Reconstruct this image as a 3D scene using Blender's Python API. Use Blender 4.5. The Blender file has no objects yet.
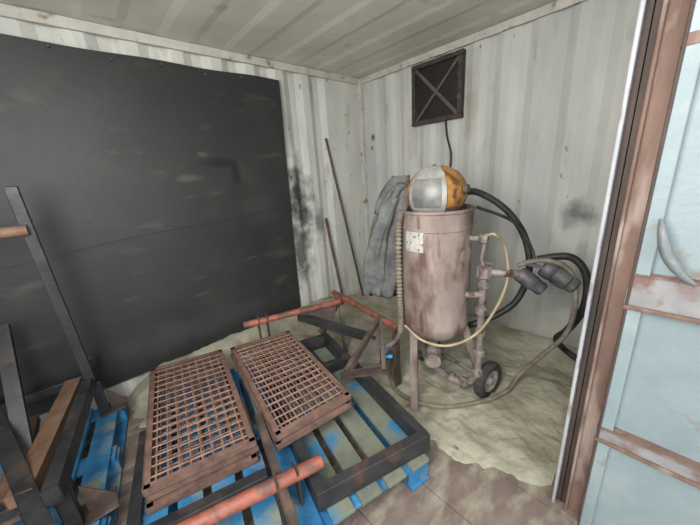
import bpy, bmesh, math, random
from mathutils import Vector, Matrix, noise, Quaternion
random.seed(4)
V=Vector
H=2.39
# ------------------------------------------------------------ materials
def lin(c):
    return tuple((x/255/12.92 if x/255<=.04045 else ((x/255+.055)/1.055)**2.4) for x in c)
def pmat(name,c1,c2,scale=6,rough=.7,metal=0,bump=.15,bscale=None,stretch=(1,1,1),blobs=(),c3=None,s3=20,t3=(.6,.72),spec=.5,detail=6,lo=.35,hi=.65,c4=None,s4=12,t4=(.6,.7),st4=(1,1,1)):
    m=bpy.data.materials.new(name);m.use_nodes=True
    nt=m.node_tree;N=nt.nodes;L=nt.links
    b=N["Principled BSDF"]
    tc=N.new("ShaderNodeTexCoord");mp=N.new("ShaderNodeMapping");mp.inputs["Scale"].default_value=stretch
    L.new(tc.outputs["Object"],mp.inputs[0])
    n=N.new("ShaderNodeTexNoise");n.inputs["Scale"].default_value=scale;n.inputs["Detail"].default_value=detail;n.inputs["Roughness"].default_value=.62
    L.new(mp.outputs[0],n.inputs["Vector"])
    r=N.new("ShaderNodeValToRGB");r.color_ramp.elements[0].position=lo;r.color_ramp.elements[1].position=hi
    r.color_ramp.elements[0].color=(*lin(c1),1);r.color_ramp.elements[1].color=(*lin(c2),1)
    L.new(n.outputs["Fac"],r.inputs[0]);col=r.outputs[0]
    def mix(fac,a,bcol):
        x=N.new("ShaderNodeMix");x.data_type='RGBA'
        L.new(fac,x.inputs[0]);L.new(a,x.inputs[6])
        if isinstance(bcol,tuple): x.inputs[7].default_value=(*lin(bcol),1)
        else: L.new(bcol,x.inputs[7])
        return x.outputs[2]
    for cc,sc_,tt,stt in ((c3,s3,t3,None),(c4,s4,t4,st4)):
        if not cc: continue
        n3=N.new("ShaderNodeTexNoise");n3.inputs["Scale"].default_value=sc_;n3.inputs["Detail"].default_value=5
        if stt:
            m4=N.new("ShaderNodeMapping");m4.inputs["Scale"].default_value=stt;m4.inputs["Location"].default_value=(3.1,1.7,.4)
            L.new(tc.outputs["Object"],m4.inputs[0]);L.new(m4.outputs[0],n3.inputs["Vector"])
        else: L.new(mp.outputs[0],n3.inputs["Vector"])
        mr=N.new("ShaderNodeMapRange");mr.inputs[1].default_value=tt[0];mr.inputs[2].default_value=tt[1]
        L.new(n3.outputs["Fac"],mr.inputs[0]);col=mix(mr.outputs[0],col,cc)
    for (pos,sc,colr,st) in blobs:
        m2=N.new("ShaderNodeVectorMath");m2.operation='SUBTRACT';m2.inputs[1].default_value=pos
        L.new(tc.outputs["Object"],m2.inputs[0])
        m3=N.new("ShaderNodeVectorMath");m3.operation='DIVIDE';m3.inputs[1].default_value=sc
        L.new(m2.outputs[0],m3.inputs[0])
        nn=N.new("ShaderNodeTexNoise");nn.inputs["Scale"].default_value=9;nn.inputs["Detail"].default_value=4
        L.new(tc.outputs["Object"],nn.inputs["Vector"])
        ln=N.new("ShaderNodeVectorMath");ln.operation='LENGTH';L.new(m3.outputs[0],ln.inputs[0])
        ad=N.new("ShaderNodeMath");ad.operation='MULTIPLY_ADD';L.new(nn.outputs["Fac"],ad.inputs[0]);ad.inputs[1].default_value=1.6;L.new(ln.outputs["Value"],ad.inputs[2])
        mr=N.new("ShaderNodeMapRange");mr.inputs[1].default_value=1.05;mr.inputs[2].default_value=1.8;mr.inputs[3].default_value=st;mr.inputs[4].default_value=0
        L.new(ad.outputs[0],mr.inputs[0]);col=mix(mr.outputs[0],col,colr)
    L.new(col,b.inputs["Base Color"])
    b.inputs["Roughness"].default_value=rough;b.inputs["Metallic"].default_value=metal
    b.inputs["Specular IOR Level"].default_value=spec
    if bump:
        nb=N.new("ShaderNodeTexNoise");nb.inputs["Scale"].default_value=bscale or scale*4;nb.inputs["Detail"].default_value=5
        L.new(mp.outputs[0],nb.inputs["Vector"])
        bp=N.new("ShaderNodeBump");bp.inputs["Strength"].default_value=bump;bp.inputs["Distance"].default_value=.01
        L.new(nb.outputs["Fac"],bp.inputs["Height"]);L.new(bp.outputs[0],b.inputs["Normal"])
    return m
M={}
M['wall']=pmat("painted_corrugated_steel",(168,171,168),(190,191,186),3,.6,0,.1,stretch=(1,1,.3),c3=(146,143,133),s3=7,t3=(.6,.8),
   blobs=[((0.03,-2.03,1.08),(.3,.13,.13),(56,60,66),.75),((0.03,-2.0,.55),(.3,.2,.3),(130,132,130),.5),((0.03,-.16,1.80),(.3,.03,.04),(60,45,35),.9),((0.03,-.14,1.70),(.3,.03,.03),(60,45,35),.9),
   ((0.03,-1.22,1.9),(.3,.08,.35),(150,138,122),.6),((0.03,-.66,1.75),(.3,.06,.35),(150,138,122),.5),((0.03,-1.3,.2),(.3,1.4,.25),(160,156,140),.6)],c4=(126,108,88),s4=26,t4=(.70,.76),st4=(1,1,.5))
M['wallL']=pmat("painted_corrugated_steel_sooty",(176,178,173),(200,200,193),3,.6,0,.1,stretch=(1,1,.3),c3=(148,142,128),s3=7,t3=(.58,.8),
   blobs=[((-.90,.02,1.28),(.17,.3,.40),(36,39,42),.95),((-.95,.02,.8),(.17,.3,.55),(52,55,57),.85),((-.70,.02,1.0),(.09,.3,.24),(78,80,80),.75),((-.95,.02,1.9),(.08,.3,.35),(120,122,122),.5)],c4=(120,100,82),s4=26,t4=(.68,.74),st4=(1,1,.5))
M['ceil']=pmat("painted_steel_roof",(192,189,178),(208,206,195),3,.6,0,.06,c3=(172,161,143),s3=6,t3=(.62,.8))
M['rail']=pmat("painted_rail",(168,165,156),(188,186,178),8,.6,0,.1,c3=(120,92,74),s3=14,t3=(.6,.7))
M['rubber']=pmat("rubber_sheet_dusty",(31,31,32),(42,42,42),1.6,.55,0,.1,30,blobs=[((-1.62,-.03,1.6),(.18,.2,.05),(10,11,12),.95),((-1.5,-.03,1.52),(.05,.2,.13),(10,11,12),.95),((-1.72,-.03,1.66),(.05,.2,.03),(92,90,85),.5),((-1.3,-.03,1.2),(.2,.3,.14),(66,66,63),.3),((-2.0,-.03,.35),(1.6,.3,.14),(58,60,60),.5),((-1.85,-.03,1.50),(.10,.2,.035),(80,74,66),.7)],c3=(52,48,44),s3=3,t3=(.58,.8),c4=(62,61,58),s4=7,t4=(.62,.78),st4=(.5,1,1.6))
M['sand']=pmat("spent_blast_sand",(148,145,127),(170,167,150),5,.95,0,.7,45,spec=.1,c3=(126,120,102),s3=4,t3=(.5,.72))
M['ply']=pmat("worn_floor",(100,86,79),(124,110,101),5,.85,0,.3,40,c3=(144,136,121),s3=7,t3=(.48,.66),stretch=(1,2,1))
M['blue']=pmat("blue_painted_timber",(30,90,136),(52,126,170),7,.8,0,.3,60,c3=(128,132,116),s3=6,t3=(.50,.66))
M['dirtyblue']=pmat("dusty_blue_timber",(92,100,90),(128,128,106),4,.9,0,.3,60,c3=(46,108,144),s3=4,t3=(.5,.6))
M['rust']=pmat("rusty_steel",(80,60,52),(110,86,76),14,.75,.2,.3,60,c3=(130,102,88),s3=22,t3=(.55,.7))
M['rustgrate']=pmat("rusted_mesh_steel",(94,70,61),(126,99,87),18,.75,.1,.2,60)
M['rustwire']=pmat("rusted_wire",(118,90,78),(150,120,106),18,.75,.1,.2,60)
M['oxide']=pmat("red_oxide_pipe",(126,66,52),(152,88,72),10,.6,.05,.15,40,c3=(92,64,56),s3=14,t3=(.46,.62))
M['mill']=pmat("dark_mill_steel",(44,45,47),(66,66,68),9,.45,.4,.12,40,c3=(92,76,66),s3=7,t3=(.56,.72))
M['brownsteel']=pmat("brown_steel",(62,54,50),(92,80,73),9,.6,.3,.15,40,c3=(116,90,76),s3=9,t3=(.55,.7))
M['plank']=pmat("rusty_channel",(100,76,60),(128,101,82),10,.75,.1,.2,40)
M['pot']=pmat("dusty_pot_paint",(116,102,95),(148,134,126),6,.65,.15,.3,50,stretch=(1,1,.5),c3=(92,70,62),s3=8,t3=(.48,.64),c4=(78,58,50),s4=16,t4=(.6,.7),st4=(1,1,.18))
M['potdark']=pmat("pot_inside",(70,56,52),(98,82,76),8,.8,0,.1)
M['pipe']=pmat("dusty_pipework",(110,100,95),(146,136,130),14,.65,.2,.2,60,c3=(86,68,60),s3=20,t3=(.52,.66))
M['tyre']=pmat("tyre_rubber",(34,34,36),(70,68,64),20,.8)
M['hub']=pmat("wheel_hub",(134,131,124),(166,162,154),20,.6,.2)
M['orange']=pmat("brass_orange_helmet",(140,96,48),(176,128,68),14,.5,.1,.15,60,c3=(92,64,40),s3=16,t3=(.48,.62))
M['visor']=pmat("visor_lens",(92,93,92),(130,129,126),9,.45,.1,.08)
M['visframe']=pmat("visor_frame",(140,140,136),(172,170,164),12,.5,.3)
M['cloth']=pmat("grey_canvas",(76,77,78),(108,108,106),10,.95,0,.4,120,spec=.1)
M['blackhose']=pmat("black_hose",(24,25,27),(48,48,50),16,.5)
M['tanhose']=pmat("tan_hose",(134,118,90),(164,149,120),16,.7)
M['greyhose']=pmat("dusty_grey_hose",(92,84,74),(126,117,104),18,.8)
M['grey']=pmat("dark_grey_nozzle",(52,54,58),(92,92,94),16,.6,.2)
M['latch']=pmat("latch_steel",(96,101,104),(126,129,130),16,.6,.2)
M['label']=pmat("label_plate",(168,165,158),(190,186,180),30,.5,.1,.05,c3=(104,96,90),s3=60,t3=(.56,.62))
M['ventdark']=pmat("vent_dark",(18,17,17),(34,31,29),12,.7)
M['ventframe']=pmat("vent_frame",(44,38,35),(66,56,51),12,.7,c3=(100,86,76),s3=18,t3=(.58,.7))
M['ventx']=pmat("vent_cross",(72,66,62),(96,88,82),12,.7)
M['doorblue']=pmat("frosted_blue_door",(118,133,137),(140,153,156),3,.5,0,.15,50,c3=(156,164,165),s3=2.5,t3=(.5,.8),lo=.3,hi=.7,c4=(122,112,104),s4=9,t4=(.64,.74))
M['doorrail']=pmat("door_rail",(124,123,124),(146,145,144),8,.6,0,.15,c3=(112,88,78),s3=12,t3=(.5,.62))
M['jambrust']=pmat("jamb_rust",(94,73,64),(122,98,87),10,.8,.1,.35,60,stretch=(1,1,.3),c3=(146,128,119),s3=14,t3=(.54,.68))
M['jambdark']=pmat("jamb_dark",(56,48,45),(82,68,61),10,.8,.1,.3,60,stretch=(1,1,.3))
M['jambpale']=pmat("jamb_pale",(144,146,150),(168,169,171),10,.6,0,.1,stretch=(1,1,.3),c3=(122,104,95),s3=18,t3=(.58,.68))
M['ground']=pmat("concrete_yard",(150,146,138),(172,168,160),3,.9)
M['brightblue']=pmat("blue_strap",(30,110,175),(50,140,200),20,.6)
# ------------------------------------------------------------ geometry helpers
def mk(name,bm,mat,parent=None,smooth=False):
    me=bpy.data.meshes.new(name);bmesh.ops.recalc_face_normals(bm,faces=bm.faces);bm.to_mesh(me);bm.free()
    if smooth:
        for p in me.polygons:p.use_smooth=True
    o=bpy.data.objects.new(name,me);bpy.context.collection.objects.link(o)
    if mat:me.materials.append(M[mat] if isinstance(mat,str) else mat)
    if parent:o.parent=parent
    return o
def E(name):
    o=bpy.data.objects.new(name,None);bpy.context.collection.objects.link(o);o.empty_display_size=.1;return o
def addbox(bm,c,s,rot=None,bev=0):
    r=bmesh.ops.create_cube(bm,size=1)
    vs=r['verts']
    for v in vs:
        p=V((v.co.x*s[0],v.co.y*s[1],v.co.z*s[2]))
        if rot:p=rot@p
        v.co=p+V(c)
    if bev:
        es=list({e for v in vs for e in v.link_edges})
        bmesh.ops.bevel(bm,geom=es,offset=bev,segments=2,affect='EDGES',profile=.5)
def box(name,c,s,mat,parent=None,rot=None,bev=.003):
    bm=bmesh.new();addbox(bm,c,s,rot,bev);return mk(name,bm,mat,parent)
def frame3(d,up=V((0,0,1))):
    d=d.normalized()
    if abs(d.dot(up))>.98: up=V((1,0,0))
    x=d.cross(up).normalized();z=x.cross(d)
    return Matrix((x,d,z)).transposed()
def addbeam(bm,a,b,w,h,up=V((0,0,1)),bev=0):
    a=V(a);b=V(b);addbox(bm,(a+b)/2,(w,(b-a).length,h),frame3(b-a,V(up)),bev)
def beam(name,a,b,w,h,mat,parent=None,up=(0,0,1),bev=.003):
    bm=bmesh.new();addbeam(bm,a,b,w,h,up,bev);return mk(name,bm,mat,parent)
def angle(name,a,b,w,h,t,mat,parent=None,side=1,up=(0,0,1)):
    a=V(a);b=V(b);R=frame3(b-a,V(up));bm=bmesh.new();l=(b-a).length;c=(a+b)/2
    addbox(bm,c,(t,l,h),R,.001)
    addbox(bm,c+R@V((side*w/2,0,h/2-t/2)),(w,l,t),R,.001)
    return mk(name,bm,mat,parent)
def spline(pts,n=10):
    P=[V(p) for p in pts];P=[2*P[0]-P[1]]+P+[2*P[-1]-P[-2]];out=[]
    for i in range(1,len(P)-2):
        p0,p1,p2,p3=P[i-1:i+3]
        for k in range(n):
            t=k/n;out.append(.5*((2*p1)+(p2-p0)*t+(2*p0-5*p1+4*p2-p3)*t*t+(3*p1-p0-3*p2+p3)*t**3))
    out.append(P[-2]);return out
def addtube(bm,pts,r,seg=12,cap=True,inner=0):
    pts=[V(p) for p in pts];rings=[]
    x=None
    for i,p in enumerate(pts):
        d=(pts[min(i+1,len(pts)-1)]-pts[max(i-1,0)]).normalized()
        if x is None:
            x=d.orthogonal().normalized()
        else:
            x=(x-d*x.dot(d)).normalized()
        y=d.cross(x);rr=r(i/(len(pts)-1)) if callable(r) else r
        rings.append([bm.verts.new(p+x*rr*math.cos(a*2*math.pi/seg)+y*rr*math.sin(a*2*math.pi/seg)) for a in range(seg)])
    for a,b in zip(rings,rings[1:]):
        for i in range(seg):
            bm.faces.new((a[i],a[(i+1)%seg],b[(i+1)%seg],b[i]))
    if inner:
        for ring,dirn,p in ((rings[0],1,pts[0]),(rings[-1],-1,pts[-1])):
            d=(pts[1]-pts[0]).normalized() if dirn==1 else (pts[-1]-pts[-2]).normalized()*-1
            ri=[bm.verts.new(p+(v.co-p)*inner) for v in ring]
            rj=[bm.verts.new(v.co+d*.06) for v in ri]
            for i in range(seg):
                bm.faces.new((ring[i],ring[(i+1)%seg],ri[(i+1)%seg],ri[i]))
                bm.faces.new((ri[i],ri[(i+1)%seg],rj[(i+1)%seg],rj[i]))
            bm.faces.new(rj)
    elif cap:
        bm.faces.new(rings[0]);bm.faces.new(rings[-1])
def tube(name,pts,r,mat,parent=None,seg=12,smooth=True,inner=0):
    bm=bmesh.new();addtube(bm,pts,r,seg,True,inner)
    o=mk(name,bm,mat,parent,False)
    for p in o.data.polygons:
        p.use_smooth = len(p.vertices)==4
    md=o.modifiers.new("es",'EDGE_SPLIT');md.split_angle=math.radians(60)
    return o
def hose(name,pts,r,mat,parent=None,seg=10,n=12): return tube(name,spline(pts,n),r,mat,parent,seg)
def lathe(name,prof,mat,parent=None,loc=(0,0,0),axis=(0,0,1),seg=48,smooth=True):
    q=V((0,0,1)).rotation_difference(V(axis)).to_matrix();bm=bmesh.new();rings=[]
    for r,z in prof:
        if r<1e-5: rings.append([bm.verts.new(q@V((0,0,z))+V(loc))])
        else: rings.append([bm.verts.new(q@V((r*math.cos(a*2*math.pi/seg),r*math.sin(a*2*math.pi/seg),z))+V(loc)) for a in range(seg)])
    for a,b in zip(rings,rings[1:]):
        for i in range(seg):
            j=(i+1)%seg
            if len(a)==1 and len(b)==1: continue
            if len(a)==1: bm.faces.new((a[0],b[j],b[i]))
            elif len(b)==1: bm.faces.new((a[i],a[j],b[0]))
            else: bm.faces.new((a[i],a[j],b[j],b[i]))
    o=mk(name,bm,mat,parent,smooth)
    if smooth:
        md=o.modifiers.new("es",'EDGE_SPLIT');md.split_angle=math.radians(35)
    return o
# ------------------------------------------------------------ room
def corr(name,mat,axis,s0,s1,z0,z1,plane,out,pitch=.262,depth=.030,flat0=0,flat1=0):
    prof=[(s0,0)];s=s0+flat0
    while s+pitch<=s1-flat1+1e-6:
        prof+=[(s+pitch*.02,0),(s+pitch*.26,1),(s+pitch*.50,1),(s+pitch*.74,0)];s+=pitch
    prof.append((s1,0))
    bm=bmesh.new();lo=[];hi=[]
    for s,d in prof:
        q=plane+out*d*depth
        c=(s,q) if axis=='x' else (q,s)
        lo.append(bm.verts.new((*c,z0)));hi.append(bm.verts.new((*c,z1)))
    for i in range(len(lo)-1): bm.faces.new((lo[i],lo[i+1],hi[i+1],hi[i]))
    o=mk(name,bm,mat)
    sd=o.modifiers.new("t",'SOLIDIFY');sd.thickness=.003
    return o
XL=-4.6; YF=-2.33; XJ=-1.26
corr("wall_left",'wallL','x',XL,0,0,H,0,1,flat1=.34)
corr("wall_back",'wall','y',-2.40,0,0,H,0,1,pitch=.22,flat0=.06,flat1=.08,depth=.018)
corr("wall_end",'wall','y',-2.40,0,0,H,XL,-1)
corr("wall_right",'wall','x',XJ+.02,0,-.1,H+.1,YF-.03,-1)
# roof
bm=bmesh.new();x=XL;prof=[(XL-.05,0)]
while x<.0:
    prof+=[(x,0),(x+.05,.006),(x+.22,.006),(x+.27,0)];x+=.42
prof=[p for p in prof if p[0]<.03]+[(.05,0)]
a=[bm.verts.new((s,YF-.12,H+d)) for s,d in prof];b=[bm.verts.new((s,.06,H+d)) for s,d in prof]
for i in range(len(a)-1): bm.faces.new((a[i],a[i+1],b[i+1],b[i]))
o=mk("ceiling",bm,'ceil');sd=o.modifiers.new("t",'SOLIDIFY');sd.thickness=.004;sd.offset=1
# floor with plank seams
fl=E("floor")
bm=bmesh.new()
x=XL
while x<.06:
    x2=min(x+.30,.06);addbox(bm,((x+x2)/2,-1.18,-.02),(x2-x-.003,2.5,.04),None,.002);x=x2
mk("floor_boards",bm,'ply',fl)
box("sub_floor",(-2.27,-1.18,-.06),(4.66,2.5,.04),'jambdark',fl)
# trims
box("trim_1",(-.02,-.025,H/2),(.04,.05,H-.02),'rail')
beam("trim_2",(XL,-.012,H-.03),(-.04,-.012,H-.03),.024,.055,'rail')
beam("trim_3",(-.012,YF,H-.03),(-.012,-.05,H-.03),.024,.055,'rail')
beam("trim_4",(XL,YF-.05,H-.06),(XJ,YF-.05,H-.06),.10,.12,'jambrust')
beam("trim_5",(XL,YF-.06,-.06),(0,YF-.06,-.06),.06,.11,'jambrust')
box("trim_6",(-.21,.012,H/2),(.10,.02,H-.1),'wallL')
# sand layer
bm=bmesh.new();nx,ny=260,180
def ss(a,b,t):
    t=max(0,min(1,(t-a)/(b-a)));return t*t*(3-2*t)
def sandh(x,y):
    n=noise.noise(V((x*2.2,y*2.2,.3)))*.5+noise.noise(V((x*7,y*7,2)))*.2
    h=.018+.026*n+.014*noise.noise(V((x*11,y*11,9)))+.007*noise.noise(V((x*28,y*28,4)))
    bx=-1.36+.20*n + .12*ss(-1.8,-2.3,y)
    right=ss(bx-.16,bx+.14,x)
    back=ss(-.75,-.25,y+.10*n)*ss(-2.75,-2.45,x)
    m=max(right,back)
    h=-.03+(.03+h)*m
    h+=.14*ss(-.33,-.05,y)*ss(-2.6,-2.3,x)*(1-.75*ss(-.75,-.3,x))
    h+=.07*math.exp(-((x+.62)**2+(y+2.12)**2)/.05)+.07*ss(-.3,0,x)
    h+=.04*math.exp(-((x+.35)**2+(y+1.5)**2)/.2)
    return h
G=[]
for i in range(nx+1):
    G.append([])
    for j in range(ny+1):
        x=-2.9+2.88*i/nx;y=YF+.02+(2.29)*j/ny;G[-1].append(bm.verts.new((x,y,sandh(x,y))))
for i in range(nx):
    for j in range(ny): bm.faces.new((G[i][j],G[i+1][j],G[i+1][j+1],G[i][j+1]))
mk("blast_sand_layer",bm,'sand',fl,True)
# outside ground
bm=bmesh.new();addbox(bm,(-2,-2.4,-.17),(30,24,.1));mk("ground",bm,'ground')
# ------------------------------------------------------------ rubber sheets
def sheet(name,x0,x1,zt,zb,y,th):
    bm=bmesh.new();n,m=70,24;g=[]
    for i in range(n+1):
        g.append([])
        for j in range(m+1):
            u=i/n;v=j/m;x=x0+(x1-x0)*u
            z=zt(x)+(zb(x)-zt(x))*v
            yy=y-.004-.008*noise.noise(V((x*1.3,z*1.3,1)))-.010*abs(noise.noise(V((x*.8,z*.6,5))))
            g[-1].append(bm.verts.new((x+ (-.03*v if u==1 else 0),yy,z)))
    for i in range(n):
        for j in range(m): bm.faces.new((g[i][j],g[i+1][j],g[i+1][j+1],g[i][j+1]))
    o=mk(name,bm,'rubber',None,True);s=o.modifiers.new("t",'SOLIDIFY');s.thickness=th;s.offset=0
    md=o.modifiers.new("es",'EDGE_SPLIT');md.split_angle=math.radians(40)
    return o
up=sheet("rubber_blast_sheet",-4.45,-1.0,lambda x:2.24+.004*math.sin(x*9),lambda x:1.21+.062*(x+1.0)+.01*math.sin(x*5),-.030,.009)
lowr=sheet("rubber_blast_sheet",-4.45,-1.02,lambda x:1.30+.05*(x+1.0),lambda x:.15+.012*math.sin(x*3),-.0185,.004)
for i in range(13):
    x=-4.3+i*.27
    lathe("bolt_%d"%i,[(0,.006),(.007,.006),(.009,.002),(.009,-.01)],'brownsteel',up,(x,-.049,2.21+.01*math.sin(i*3)),(0,-1,0),12)
# ------------------------------------------------------------ vent
vt=E("wall_vent")
y0,y1,z0,z1=-1.18,-.70,1.825,2.31;X=-.03
for nm,a,b in (("frame_top",(X,y0,z1-.02),(X,y1,z1-.02)),("frame_bottom",(X,y0,z0+.02),(X,y1,z0+.02))): beam(nm,a,b,.05,.035,'ventframe',vt)
for nm,y in (("frame_l",y1-.02),("frame_r",y0+.02)): beam(nm,(X,y,z0+.04),(X,y,z1-.04),.035,.05,'ventframe',vt,up=(1,0,0))
box("back_plate",(X+.012,(y0+y1)/2,(z0+z1)/2),(.004,.42,.43),'ventdark',vt)
beam("cross_1",(X-.012,y0+.03,z0+.03),(X-.012,y1-.03,z1-.03),.006,.022,'ventx',vt,up=(0,1,-1))
beam("cross_2",(X-.004,y0+.03,z1-.03),(X-.004,y1-.03,z0+.03),.006,.022,'ventx',vt,up=(0,1,1))
hose("cable",[(-.03,-1.03,1.84),(-.03,-1.05,1.7),(-.03,-1.09,1.55),(-.03,-1.08,1.35)],.008,'blackhose',vt)
# ------------------------------------------------------------ jamb and door
jb=E("door_jamb")
def post(n,x,y,sx,sy,mat): box(n,(x,y,(H+.1-.12)/2),(sx,sy,H+.12),mat,jb,None,.004)
post("inner_lip",XJ+.02,YF-.006,.06,.012,'jambpale')
post("web_dark",XJ+.03,YF-.030,.02,.045,'jambdark')
post("ridge",XJ+.01,YF-.052,.05,.010,'jambrust')
post("flange",XJ+.02,YF-.078,.03,.05,'jambrust')
post("outer_lip",XJ-.0,YF-.102,.05,.008,'jambdark')
dr=E("door_1")
DX=XJ+.0
box("panel",(DX+.02,-2.99,1.12),(.006,1.14,2.56),'doorblue',dr)
for i,(z,h,mt) in enumerate(((.47,.045,'doorrail'),(1.04,.10,'doorrail'),(1.72,.03,'jambrust'),(-.1,.08,'jambrust'),(2.36,.08,'jambrust'))):
    box("rail_%d"%i,(DX+.0,-2.99,z),(.035,1.13,h),mt,dr)
    if i<2:
        box("rail_rust_%d"%i,(DX-.003,-2.99,z-h/2-.006),(.045,1.13,.014),'jambrust',dr)
        box("rail_rust_top_%d"%i,(DX-.002,-2.99,z+h/2+.003),(.043,1.13,.006),'jambrust',dr)
box("stile",(DX+.005,-2.452,1.12),(.04,.035,2.5),'doorblue',dr)
hose("latch_lever",[(DX-.02,-2.465,1.27),(DX-.04,-2.475,1.23),(DX-.045,-2.495,1.17),(DX-.04,-2.53,1.12),(DX-.02,-2.56,1.09)],lambda t:.005+.009*math.sin(math.pi*t),'latch',dr)
# ------------------------------------------------------------ pallets
e1=V((-.975,.223,0)).normalized();e2=V((.223,.975,0)).normalized()
def pallet(name,orig,w,d,slats=8,dirty=False,e1=e1,e2=e2):
    P=E(name);o=V(orig);R=Matrix((e2.cross(V((0,0,1))),e2,V((0,0,1)))).transposed()
    sw=w/slats
    for k in range(slats):
        c=o+e1*(sw*(k+.5))+e2*(d/2)+V((0,0,.129+random.uniform(-.002,.002)))
        b=bmesh.new();addbox(b,c,(sw*.74,d,.02),R,.002)
        mk("top_slat_%d"%k,b,'dirtyblue' if (dirty and k<4) else 'blue',P)
    bm=bmesh.new()
    for t in (.05,.5,.95):
        addbox(bm,o+e1*(w/2)+e2*(d*t)+V((0,0,.109)),(w,.10,.019),R,.002)
        for s in (.055,.5,.945):
            addbox(bm,o+e1*(w*s)+e2*(d*t)+V((0,0,.06)),(.12,.10,.076),R,.003)
    for s in (.055,.5,.945):
        addbox(bm,o+e1*(w*s)+e2*(d/2)+V((0,0,.012)),(.11,d,.018),R,.002)
    mk("blocks_and_stringers",bm,'blue',P)
    return P
pallet("blue_pallet",(-1.55,-1.90,0),1.22,1.30,9,True)
pallet("blue_pallet",(-2.745,-1.14,0),.95,.93,7,False,V((-.98,.17,0)).normalized(),V((.17,.98,0)).normalized())
# ------------------------------------------------------------ grates
def grate(name,fl,fr,br,bl,z,mesh=True):
    P=E(name);c=[V((*p,z)) for p in (fl,fr,br,bl)]
    h=.030
    for i in range(4):
        a=c[i];b=c[(i+1)%4]
        cen=(c[0]+c[1]+c[2]+c[3])/4
        inn=(cen-(a+b)/2);s=1 if frame3(b-a).col[0].dot(inn)>0 else -1
        angle("frame_%d"%i,a,b,.027,h,.005,'rustgrate',P,side=s)
    if mesh:
        bm=bmesh.new();nu=10;nv=17
        for k in range(1,nu):
            t=k/nu;a=c[0].lerp(c[1],t);b=c[3].lerp(c[2],t)
            addtube(bm,[a.lerp(b,q/24)+V((0,0,.006+.0025*math.sin(q*2.6+k*math.pi))) for q in range(25)],.0042,6)
        for k in range(1,nv):
            t=k/nv;a=c[0].lerp(c[3],t);b=c[1].lerp(c[2],t)
            addtube(bm,[a+V((0,0,.010)),b+V((0,0,.010))],.0042,6)
        mk("wire_mesh",bm,'rustwire',P)
    return P
gl=[(-2.59,-1.20),(-2.145,-1.31),(-1.965,-.36),(-2.40,-.23)]
gr=[(-2.085,-1.42),(-1.665,-1.47),(-1.525,-.61),(-1.94,-.50)]
def off(g,a,b): return [(p[0]+e1.x*a+e2.x*b,p[1]+e1.y*a+e2.y*b) for p in g]
for i,(a,b) in enumerate(((.006,-.014),(-.006,.008),(0,0))): grate("steel_mesh_grate",*off(gl,a,b),.160+.042*i)
for i,(a,b) in enumerate(((.008,-.010),(0,0))): grate("steel_mesh_grate",*off(gr,a,b),.262+.042*i)
# ------------------------------------------------------------ dark frame
fr=E("steel_box_frame")
A=V((-1.54,-1.85,.19));B=V((-2.055,-1.70,.19));C_=A+V((.223,.975,0))*1.12;D=B+V((.223,.975,0))*1.12
beam("rail_right",A,C_,.045,.095,'mill',fr);beam("rail_left",B,D,.045,.095,'mill',fr)
beam("rail_front",A-e1*.02,B+e1*.02,.045,.097,'mill',fr);beam("rail_back",C_-e1*.02,D+e1*.02,.045,.097,'mill',fr)
beam("rail_mid",A+e2*.78-e1*0,B+e2*.78,.04,.07,'mill',fr)
f2=E("steel_angle_bar")
A2=V((-2.16,-1.42,.158));B2=V((-2.66,-1.29,.158))
beam("rail_front",A2,B2,.05,.03,'mill',f2);beam("rail_side",B2,B2+e2*.6,.05,.03,'mill',f2)
# front clamp arm and red pipe
ar=E("pipe_clamp_arm")
angle("arm",(-2.09,-1.20,.285),(-2.235,-1.80,.265),.032,.03,.006,'brownsteel',ar,side=-1)
beam("arm_lower",(-2.15,-1.50,.165),(-2.25,-1.82,.165),.03,.045,'mill',ar)
for i,s in enumerate((-.042,.042)):
    c=V((-2.15,-1.61,.27))-e1*s
    beam("cheek_%d"%i,c-V((0,0,.12)),c+V((0,0,.06)),.008,.06,'brownsteel',ar,up=e2)
tube("red_pipe",[(-2.005,-1.655,.30),(-2.4,-1.545,.30),(-2.80,-1.43,.30)],.028,'oxide',ar,20,inner=.85)
c=V((-2.62,-1.48,.22));beam("rest",c-V((0,0,.08)),c+V((0,0,.05)),.01,.07,'rust',ar,up=e2)
# ------------------------------------------------------------ trestle behind
tr=E("steel_pipe_trestle")
tube("red_pipe_long",[(-1.82,-.505,.45),(-1.45,-.62,.45),(-1.10,-.735,.45)],.024,'oxide',tr,18,inner=.85)
tube("red_pipe_short",[(-1.02,-.56,.46),(-1.07,-.95,.455),(-1.13,-1.37,.45)],.024,'oxide',tr,18,inner=.85)
for i,p in enumerate(((-1.72,-.53),(-1.66,-.55))):
    beam("cheek_%d"%i,V((*p,.14)),V((*p,.49)),.008,.06,'brownsteel',tr,up=e2)
beam("cross_bar",(-1.42,-.62,.40),(-1.22,-1.25,.36),.05,.045,'mill',tr)
beam("tie_bar",(-1.42,-.62,.42),(-1.04,-.70,.42),.05,.03,'brownsteel',tr)
def gus(nm,pts,t,mat,par):
    P=[V(p) for p in pts];n=(P[1]-P[0]).cross(P[2]-P[0]).normalized()*t/2;bm=bmesh.new()
    a=[bm.verts.new(p+n) for p in P];b=[bm.verts.new(p-n) for p in P];bm.faces.new(a);bm.faces.new(b[::-1])
    for i in range(len(P)): bm.faces.new((a[i],b[i],b[(i+1)%len(P)],a[(i+1)%len(P)]))
    return mk(nm,bm,mat,par)
beam("a_leg_1",(-1.11,-1.20,.46),(-1.50,-1.25,.25),.03,.05,'brownsteel',tr)
beam("a_leg_2",(-1.11,-1.20,.46),(-1.32,-1.40,.24),.03,.05,'brownsteel',tr)
beam("a_foot",(-1.54,-1.24,.246),(-1.31,-1.41,.246),.06,.012,'brownsteel',tr)
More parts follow.
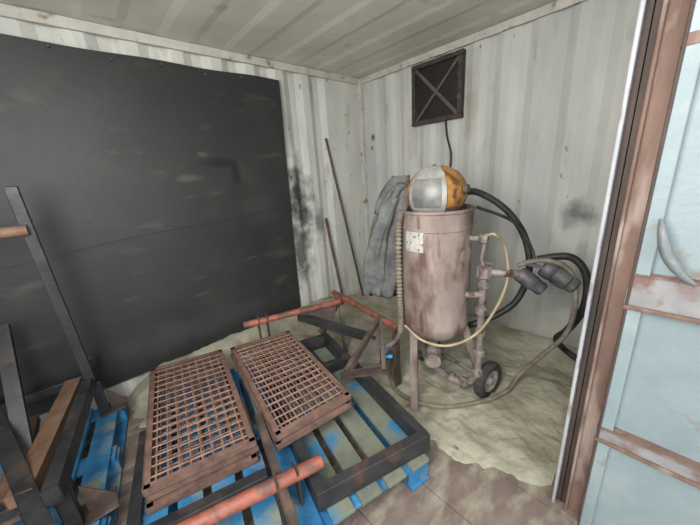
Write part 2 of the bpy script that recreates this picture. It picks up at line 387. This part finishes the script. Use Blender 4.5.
gus("a_gusset",[(-1.42,-1.24,.28),(-1.31,-1.36,.27),(-1.15,-1.22,.43)],.006,'brownsteel',tr)
beam("b_leg_1",(-1.05,-.68,.46),(-1.30,-.72,.24),.03,.05,'brownsteel',tr)
beam("b_leg_2",(-1.05,-.68,.46),(-1.13,-.80,.02),.03,.05,'brownsteel',tr)
gus("b_gusset",[(-1.40,-.66,.42),(-1.25,-.80,.30),(-1.12,-.72,.43)],.006,'brownsteel',tr)
beam("c_leg",(-1.12,-1.34,.44),(-1.16,-1.38,.02),.02,.05,'brownsteel',tr)
hose("blue_strap",[(-1.22,-1.24,.36),(-1.24,-1.29,.33),(-1.20,-1.32,.31),(-1.24,-1.32,.27),(-1.19,-1.36,.26)],.013,'brightblue',tr)
# ------------------------------------------------------------ left rack
rk=E("steel_stand_rack")
beam("upright",(-2.705,-.42,1.50),(-2.69,-.34,.40),.045,.045,'mill',rk,up=(0,1,0))
beam("rail_main",(-2.66,-.10,.39),(-2.83,-1.12,.39),.05,.07,'mill',rk)
beam("foot_a",(-2.82,-1.05,.145),(-2.82,-1.05,.36),.05,.05,'mill',rk,up=(0,1,0))
beam("foot_b",(-2.68,-.30,.145),(-2.68,-.30,.36),.05,.05,'mill',rk,up=(0,1,0))
gus("gusset_a",[(-2.78,-1.02,.15),(-2.68,-1.00,.15),(-2.78,-1.02,.30)],.008,'brownsteel',rk)
gus("gusset_b",[(-2.65,-.3,.15),(-2.56,-.3,.15),(-2.65,-.3,.30)],.008,'brownsteel',rk)
box("base_plate_a",(-2.76,-1.02,.148),(.16,.12,.01),'brownsteel',rk)
box("base_plate_b",(-2.64,-.3,.148),(.14,.12,.01),'brownsteel',rk)
beam("rusty_channel",(-2.77,-.22,.36),(-2.93,-1.0,.36),.075,.05,'plank',rk)
beam("leaning_bar",(-3.12,-.10,.52),(-2.84,-1.30,.30),.06,.06,'mill',rk)
beam("cross_member",(-2.66,-.14,.33),(-3.4,-.10,.33),.05,.05,'mill',rk)
beam("cross_member_front",(-2.80,-.98,.30),(-3.5,-.85,.30),.05,.05,'mill',rk)
tube("rusty_pipe",[(-2.70,-.44,1.30),(-3.0,-.42,1.30),(-3.45,-.38,1.30)],.025,'plank',rk,14,inner=.8)
beam("upright_rear",(-3.40,-.40,1.55),(-3.40,-.15,.15),.045,.045,'mill',rk,up=(0,1,0))
beam("low_brown_bar",(-3.0,-.2,.22),(-3.02,-.9,.22),.08,.04,'plank',rk)
beam("diag",(-2.95,-.18,.80),(-2.96,-.75,.17),.05,.05,'mill',rk,up=(0,1,0))
# ------------------------------------------------------------ rods
tube("steel_rod",[(-.24,-.12,.03),(-.38,-.07,.9),(-.53,-.02,1.80)],.012,'brownsteel',None,10)
tube("timber_stick",[(-.53,-.09,.09),(-.575,-.055,.55),(-.62,-.02,1.02)],.014,'rust',None,8)
# ------------------------------------------------------------ blast pot
bp=E("sandblasting_pot")
PC=V((-.985,-1.548,0))
lathe("tank",[(0,.395),(.05,.397),(.10,.415),(.155,.45),(.19,.485),(.202,.525),(.205,.535),(.205,.555),(.202,.565),(.202,1.12),(.206,1.125),(.206,1.14),(.202,1.145),(.204,1.215),(.211,1.22),(.211,1.235),(.200,1.235),(.197,1.21),(.15,1.17),(.05,1.14),(0,1.135)],'pot',bp,PC)
lathe("fill_lid",[(.07,1.14),(.07,1.155),(.05,1.16),(0,1.16)],'potdark',bp,PC,(0,0,1),24)
vd=V((-.86,-.51,0));sd_=V((-.51,.86,0))
def pol(r,ang,z):
    return PC+vd*(r*math.cos(ang))+sd_*(r*math.sin(ang))+V((0,0,z))
def plate(nm,ang,z,w,h,mat,r=.2045):
    bm=bmesh.new();n=6;a=[];b=[]
    for i in range(n+1):
        t=ang+(i/n-.5)*w/r
        a.append(bm.verts.new(pol(r,t,z-h/2)));b.append(bm.verts.new(pol(r,t,z+h/2)))
    for i in range(n): bm.faces.new((a[i],a[i+1],b[i+1],b[i]))
    o=mk(nm,bm,mat,bp);s=o.modifiers.new("t",'SOLIDIFY');s.thickness=.004;s.offset=0
plate("label_plate",.58,1.07,.12,.11,'label')
lathe("port_ring",[(.0,.012),(.03,.012),(.045,.008),(.045,-.01)],'pot',bp,pol(.20,-.95,.98),(pol(1,-.95,0)-PC),24)
# legs
for i,(a,b) in enumerate(((pol(.17,.75,.50),V((-1.235,-1.575,.012))),(PC+V((.05,.17,.50)),V((-.80,-1.36,.012))))):
    b2=V(b)
    beam("leg_%d"%i,a,b2,.045,.05,'pot',bp,up=vd);box("leg_foot_%d"%i,b2,(.08,.08,.012),'pot',bp)
AX0=V((-.83,-1.85,.128))
ax=V((-.15,-1,0)).normalized();AX1=AX0-ax*.50
beam("wheel_strut_1",pol(.18,-1.5,.50),AX0-ax*.06,.035,.035,'pot',bp)
beam("wheel_strut_2",PC+V((.14,.12,.50)),AX1+ax*.06,.035,.035,'pot',bp)
tube("axle",[AX0,AX1],.012,'pipe',bp,10)
for i,c in enumerate((AX0,AX1)):
    lathe("tyre_%d"%i,[(.075,-.026),(.104,-.032),(.120,-.022),(.124,0),(.120,.022),(.104,.032),(.075,.026),(.070,0),(.075,-.026)],'tyre',bp,c,ax,36)
    lathe("hub_%d"%i,[(0,-.036),(.024,-.036),(.026,-.012),(.058,-.008),(.074,-.022),(.074,.022),(.058,.008),(.026,.012),(.024,.036),(0,.036)],'hub',bp,c,ax,28)
# bottom valve and pipework
tube("outlet_pipe",[PC+V((0,0,.41)),PC+V((0,0,.20))],.028,'pipe',bp,14)
lathe("outlet_valve",[(0,.05),(.035,.05),(.048,.03),(.048,-.03),(.035,-.05),(0,-.05)],'pipe',bp,PC+V((0,0,.27)),(0,0,1),20)
lathe("valve_handwheel",[(0,.01),(.03,.012),(.05,.01),(.05,-.01),(0,-.01)],'pipe',bp,PC+vd*.09+V((0,0,.27)),vd,16)
tube("valve_stem",[PC+V((0,0,.27)),PC+vd*.09+V((0,0,.27))],.012,'pipe',bp,8)
VP=V((-.92,-1.82,0))
def fitting(nm,c,axis,r=.032,l=.045): lathe(nm,[(0,l/2),(r*.8,l/2),(r,l/2-.006),(r,-l/2+.006),(r*.8,-l/2),(0,-l/2)],'pipe',bp,c,axis,8,False)
hose("bottom_pipe",[PC+V((0,0,.22)),PC+V((0,-.02,.17)),PC+V((-.01,-.10,.15)),PC+V((0,-.20,.15)),VP+V((0,.02,.16)),VP+V((0,0,.22))],.024,'pipe',bp,14)
tube("side_pipe",[VP+V((0,0,.20)),VP+V((0,0,.90))],.021,'pipe',bp,14)
for i,z in enumerate((.22,.36,.50,.64,.80)): fitting("union_%d"%i,VP+V((0,0,z)),(0,0,1),.034 if i%2 else .030)
fitting("union_h1",PC+V((0,-.13,.15)),(0,1,0));fitting("union_h2",PC+V((0,-.22,.152)),(0,1,0),.036)
tube("tee_branch",[VP+V((0,0,.88)),VP+V((.04,-.10,.88))],.020,'pipe',bp,12)
tube("tank_inlet",[pol(.19,-1.1,.74),VP+V((0,0,.74))],.019,'pipe',bp,12)
tube("top_branch",[pol(.18,-1.2,1.07),pol(.29,-1.2,1.07)],.018,'pipe',bp,12);fitting("top_union",pol(.27,-1.2,1.07),(pol(1,-1.2,0)-PC),.027)
tube("top_drop",[VP+V((0,0,.88)),VP+V((.0,.02,.96)),pol(.28,-1.2,1.07)],.012,'pipe',bp,10)
fitting("ball_valve",VP+V((0,0,.88)),(0,0,1),.042,.07)
beam("valve_lever",VP+V((0,0,.93)),VP+V((-.04,-.07,.95)),.014,.006,'pipe',bp)
# nozzle group
N0=V((-.78,-1.97,.86))
tube("nozzle_feed",[VP+V((.04,-.10,.88)),N0],.022,'pipe',bp,12)
lathe("nozzle_body_1",[(0,0),(.038,0),(.044,.01),(.044,.09),(.038,.10),(.038,.14),(.030,.15),(.022,.15),(0,.145)],'grey',bp,(-.78,-1.95,.86),(V((.02,-.14,-.09))),20)
lathe("nozzle_body_2",[(0,0),(.044,0),(.050,.01),(.050,.05),(.044,.06),(.050,.07),(.050,.13),(.042,.14),(.042,.17),(.030,.18),(0,.175)],'grey',bp,(-.72,-2.05,.90),(V((.03,-.16,-.10))),20)
beam("deadman_lever",(-.76,-1.96,.92),(-.72,-2.14,.88),.02,.01,'grey',bp)
hose("nozzle_whip",[(-.78,-1.94,.90),(-.76,-2.0,.93),(-.73,-2.08,.94),(-.70,-2.16,.90),(-.70,-2.20,.80),(-.69,-2.21,.68),(-.66,-2.18,.50),(-.66,-2.08,.32),(-.68,-1.99,.16),(-.8,-1.95,.07),(-1.0,-1.84,.05),(-1.17,-1.68,.04),(-1.23,-1.45,.04),(-1.12,-1.28,.05),(-1.0,-1.2,.06)],.013,'greyhose',bp)
hose("black_air_hose",[(-.66,-2.0,.92),(-.60,-2.14,.94),(-.58,-2.22,.84),(-.57,-2.23,.66),(-.52,-2.17,.48),(-.42,-2.10,.34),(-.30,-2.12,.22),(-.28,-2.2,.16)],.020,'blackhose',bp)
hose("black_loop_hose",[(-.86,-1.60,1.28),(-.74,-1.66,1.30),(-.64,-1.80,1.19),(-.58,-1.90,1.02),(-.57,-1.94,.82),(-.60,-1.90,.62),(-.66,-1.80,.50),(-.76,-1.68,.43),(-.72,-1.55,.35),(-.62,-1.42,.2),(-.7,-1.25,.06)],.020,'blackhose',bp)
hose("thin_black_line",[(-.80,-1.70,1.22),(-.66,-1.86,1.12),(-.60,-1.95,.96),(-.62,-1.98,.86)],.009,'blackhose',bp)
hose("tan_control_line",[pol(.28,-1.2,1.09),pol(.33,-1.15,1.10),(-.87,-1.90,1.02),(-.88,-1.93,.85),(-.93,-1.90,.68),(-1.03,-1.84,.54),(-1.13,-1.73,.47),(-1.19,-1.60,.48),(-1.20,-1.48,.54)],.008,'tanhose',bp)
# ribbed hose down the left of the tank
pts=spline([pol(.22,.95,1.24),pol(.235,1.0,1.15),pol(.235,1.05,.95),pol(.235,1.02,.75),pol(.24,.95,.6),pol(.25,.9,.5)],60)
tube("ribbed_breathing_hose",pts,lambda t:.017+.004*math.sin(t*2*math.pi*40),'greyhose',bp,12)
hose("brown_ground_hose",[pol(.25,.9,.5),(-1.2,-1.40,.40),(-1.22,-1.30,.30),(-1.18,-1.22,.16),(-1.05,-1.15,.05),(-.9,-1.12,.05)],.014,'greyhose',bp)
# ------------------------------------------------------------ helmet
hm=E("blast_helmet")
HC=PC+V((-.0,.0,1.315));Rh=Matrix((sd_,vd,V((0,0,1)))).transposed()
def ell(th,ph,k=1):
    x=math.sin(th)*math.cos(ph)*.168;y=math.cos(th)*math.cos(ph)*.172;z=math.sin(ph)*.15
    return HC+Rh@(V((x,y,z))*k)
def patch(nm,t0,t1,p0,p1,k,mat,n=40,m=24,th=.004):
    bm=bmesh.new();g=[]
    for i in range(n+1):
        g.append([bm.verts.new(ell(t0+(t1-t0)*i/n,p0+(p1-p0)*j/m,k)) for j in range(m+1)])
    for i in range(n):
        for j in range(m): bm.faces.new((g[i][j],g[i+1][j],g[i+1][j+1],g[i][j+1]))
    bmesh.ops.remove_doubles(bm,verts=bm.verts,dist=.0005)
    o=mk(nm,bm,mat,hm,True);s=o.modifiers.new("t",'SOLIDIFY');s.thickness=th
    md=o.modifiers.new("es",'EDGE_SPLIT');md.split_angle=math.radians(50);return o
patch("shell",-math.pi,math.pi,-.60,math.pi/2,1,'orange')
patch("visor",-.22,.80,-.50,.60,1.06,'visor',20,14)
patch("visor_frame_top",-.26,.84,.56,1.15,1.08,'visframe',20,8,.008)
patch("visor_frame_left",.76,.88,-.55,.8,1.08,'visframe',4,14,.008)
patch("visor_frame_right",-.32,-.18,-.55,.8,1.08,'visframe',4,14,.008)
patch("visor_frame_bottom",-.28,.84,-.56,-.44,1.08,'visframe',20,4,.008)
patch("crown_ridge",.15,.45,1.0,1.5,1.05,'orange',8,10)
lathe("side_knob",[(0,.02),(.02,.02),(.026,0)],'potdark',hm,ell(-1.1,.15),(ell(-1.1,.15,2)-HC),16)
patch("collar",-math.pi,math.pi,-.62,-.45,1.04,'potdark',40,4)
# ------------------------------------------------------------ jacket
jk=E("canvas_blast_jacket")
def drape(nm,path,hw,hd,folds,seed,mat='cloth'):
    pts=spline(path,8);n=len(pts);seg=64;bm=bmesh.new();rings=[]
    for i,p in enumerate(pts):
        t=i/(n-1);w=hw(t);d=hd(t);ring=[]
        for k in range(seg):
            a=2*math.pi*k/seg
            f=1+(.07+.13*t)*math.sin(folds*a+seed+t*3.2)+.22*noise.noise(V((math.cos(a)*1.5,math.sin(a)*1.5,t*5+seed)))
            zz=.05*noise.noise(V((math.cos(a)*2,math.sin(a)*2,seed)))*(t)
            ring.append(bm.verts.new(p+sd_*(w*f*math.cos(a))+vd*(d*f*math.sin(a))+V((0,0,zz+.012*noise.noise(p*14+V((a,0,0)))))))
        rings.append(ring)
    for a,b in zip(rings,rings[1:]):
        for k in range(seg): bm.faces.new((a[k],a[(k+1)%seg],b[(k+1)%seg],b[k]))
    bm.faces.new(rings[0]);bm.faces.new(rings[-1])
    return mk(nm,bm,mat,jk,True)
def pp(l,back,z): return PC+sd_*l-vd*back+V((0,0,z))
drape("body",[pp(.19,-.02,1.42),pp(.23,.0,1.32),pp(.265,.02,1.12),pp(.285,.03,.92),pp(.31,.03,.68)],lambda t:.05+.06*math.sin(min(1,t*1.8)*1.5),lambda t:.05+.02*t,5,1.3)
drape("sleeve",[pp(.25,-.06,1.30),pp(.32,-.06,1.12),pp(.37,-.03,.94),pp(.39,0,.68)],lambda t:.05+.018*t,lambda t:.035+.01*t,3,3.0)
drape("shoulder",[pp(.18,-.02,1.38),pp(.23,-.04,1.36),pp(.30,-.04,1.22)],lambda t:.05,lambda t:.05,5,5)
# ------------------------------------------------------------ camera / light
cd=bpy.data.cameras.new("camera");cam=bpy.data.objects.new("camera",cd);bpy.context.collection.objects.link(cam)
yaw,pitch,roll,f=0.8483,0.2920,-0.0695,296.494
fw=V((math.cos(pitch)*math.cos(yaw),math.cos(pitch)*math.sin(yaw),-math.sin(pitch)))
r=fw.cross(V((0,0,1))).normalized();u=r.cross(fw)
r2=math.cos(roll)*r+math.sin(roll)*u;u2=-math.sin(roll)*r+math.cos(roll)*u
m=Matrix((r2,u2,-fw)).transposed().to_4x4();m.translation=V((-2.5065,-2.4946,1.4551))
cam.matrix_world=m;cd.sensor_width=36;cd.sensor_fit='HORIZONTAL';cd.lens=f/700*36;cd.clip_start=.02
bpy.context.scene.camera=cam
w=bpy.data.worlds.new("World");bpy.context.scene.world=w;w.use_nodes=True
nt=w.node_tree;bg=nt.nodes["Background"]
tc=nt.nodes.new("ShaderNodeTexCoord");sp=nt.nodes.new("ShaderNodeSeparateXYZ");rp=nt.nodes.new("ShaderNodeValToRGB")
nt.links.new(tc.outputs["Generated"],sp.inputs[0]);nt.links.new(sp.outputs[2],rp.inputs[0])
rp.color_ramp.elements[0].color=(.82,.87,.91,1);rp.color_ramp.elements[1].color=(.94,.98,1,1);rp.color_ramp.elements[1].position=.5
nt.links.new(rp.outputs[0],bg.inputs[0]);bg.inputs[1].default_value=2.4
sun=bpy.data.lights.new("sun","SUN");sun.energy=.7;sun.angle=1.2;so=bpy.data.objects.new("sun",sun);bpy.context.collection.objects.link(so)
so.rotation_euler=V((.35,.85,-.55)).to_track_quat('-Z','Y').to_euler()
def area(name,loc,tgt,size,en,col=(1,1,1)):
    l=bpy.data.lights.new(name,"AREA");l.shape='DISK';l.size=size;l.energy=en;l.color=col
    o=bpy.data.objects.new(name,l);bpy.context.collection.objects.link(o);o.location=loc
    o.rotation_euler=(V(tgt)-V(loc)).to_track_quat('-Z','Y').to_euler()
area("interior_fill",(-3.0,-2.15,1.8),(-.4,-.9,1.5),1.1,64,(1,.985,.95))  # added fill light out of view to brighten the interior, not a real fixture
bpy.context.scene.view_settings.view_transform='Standard'
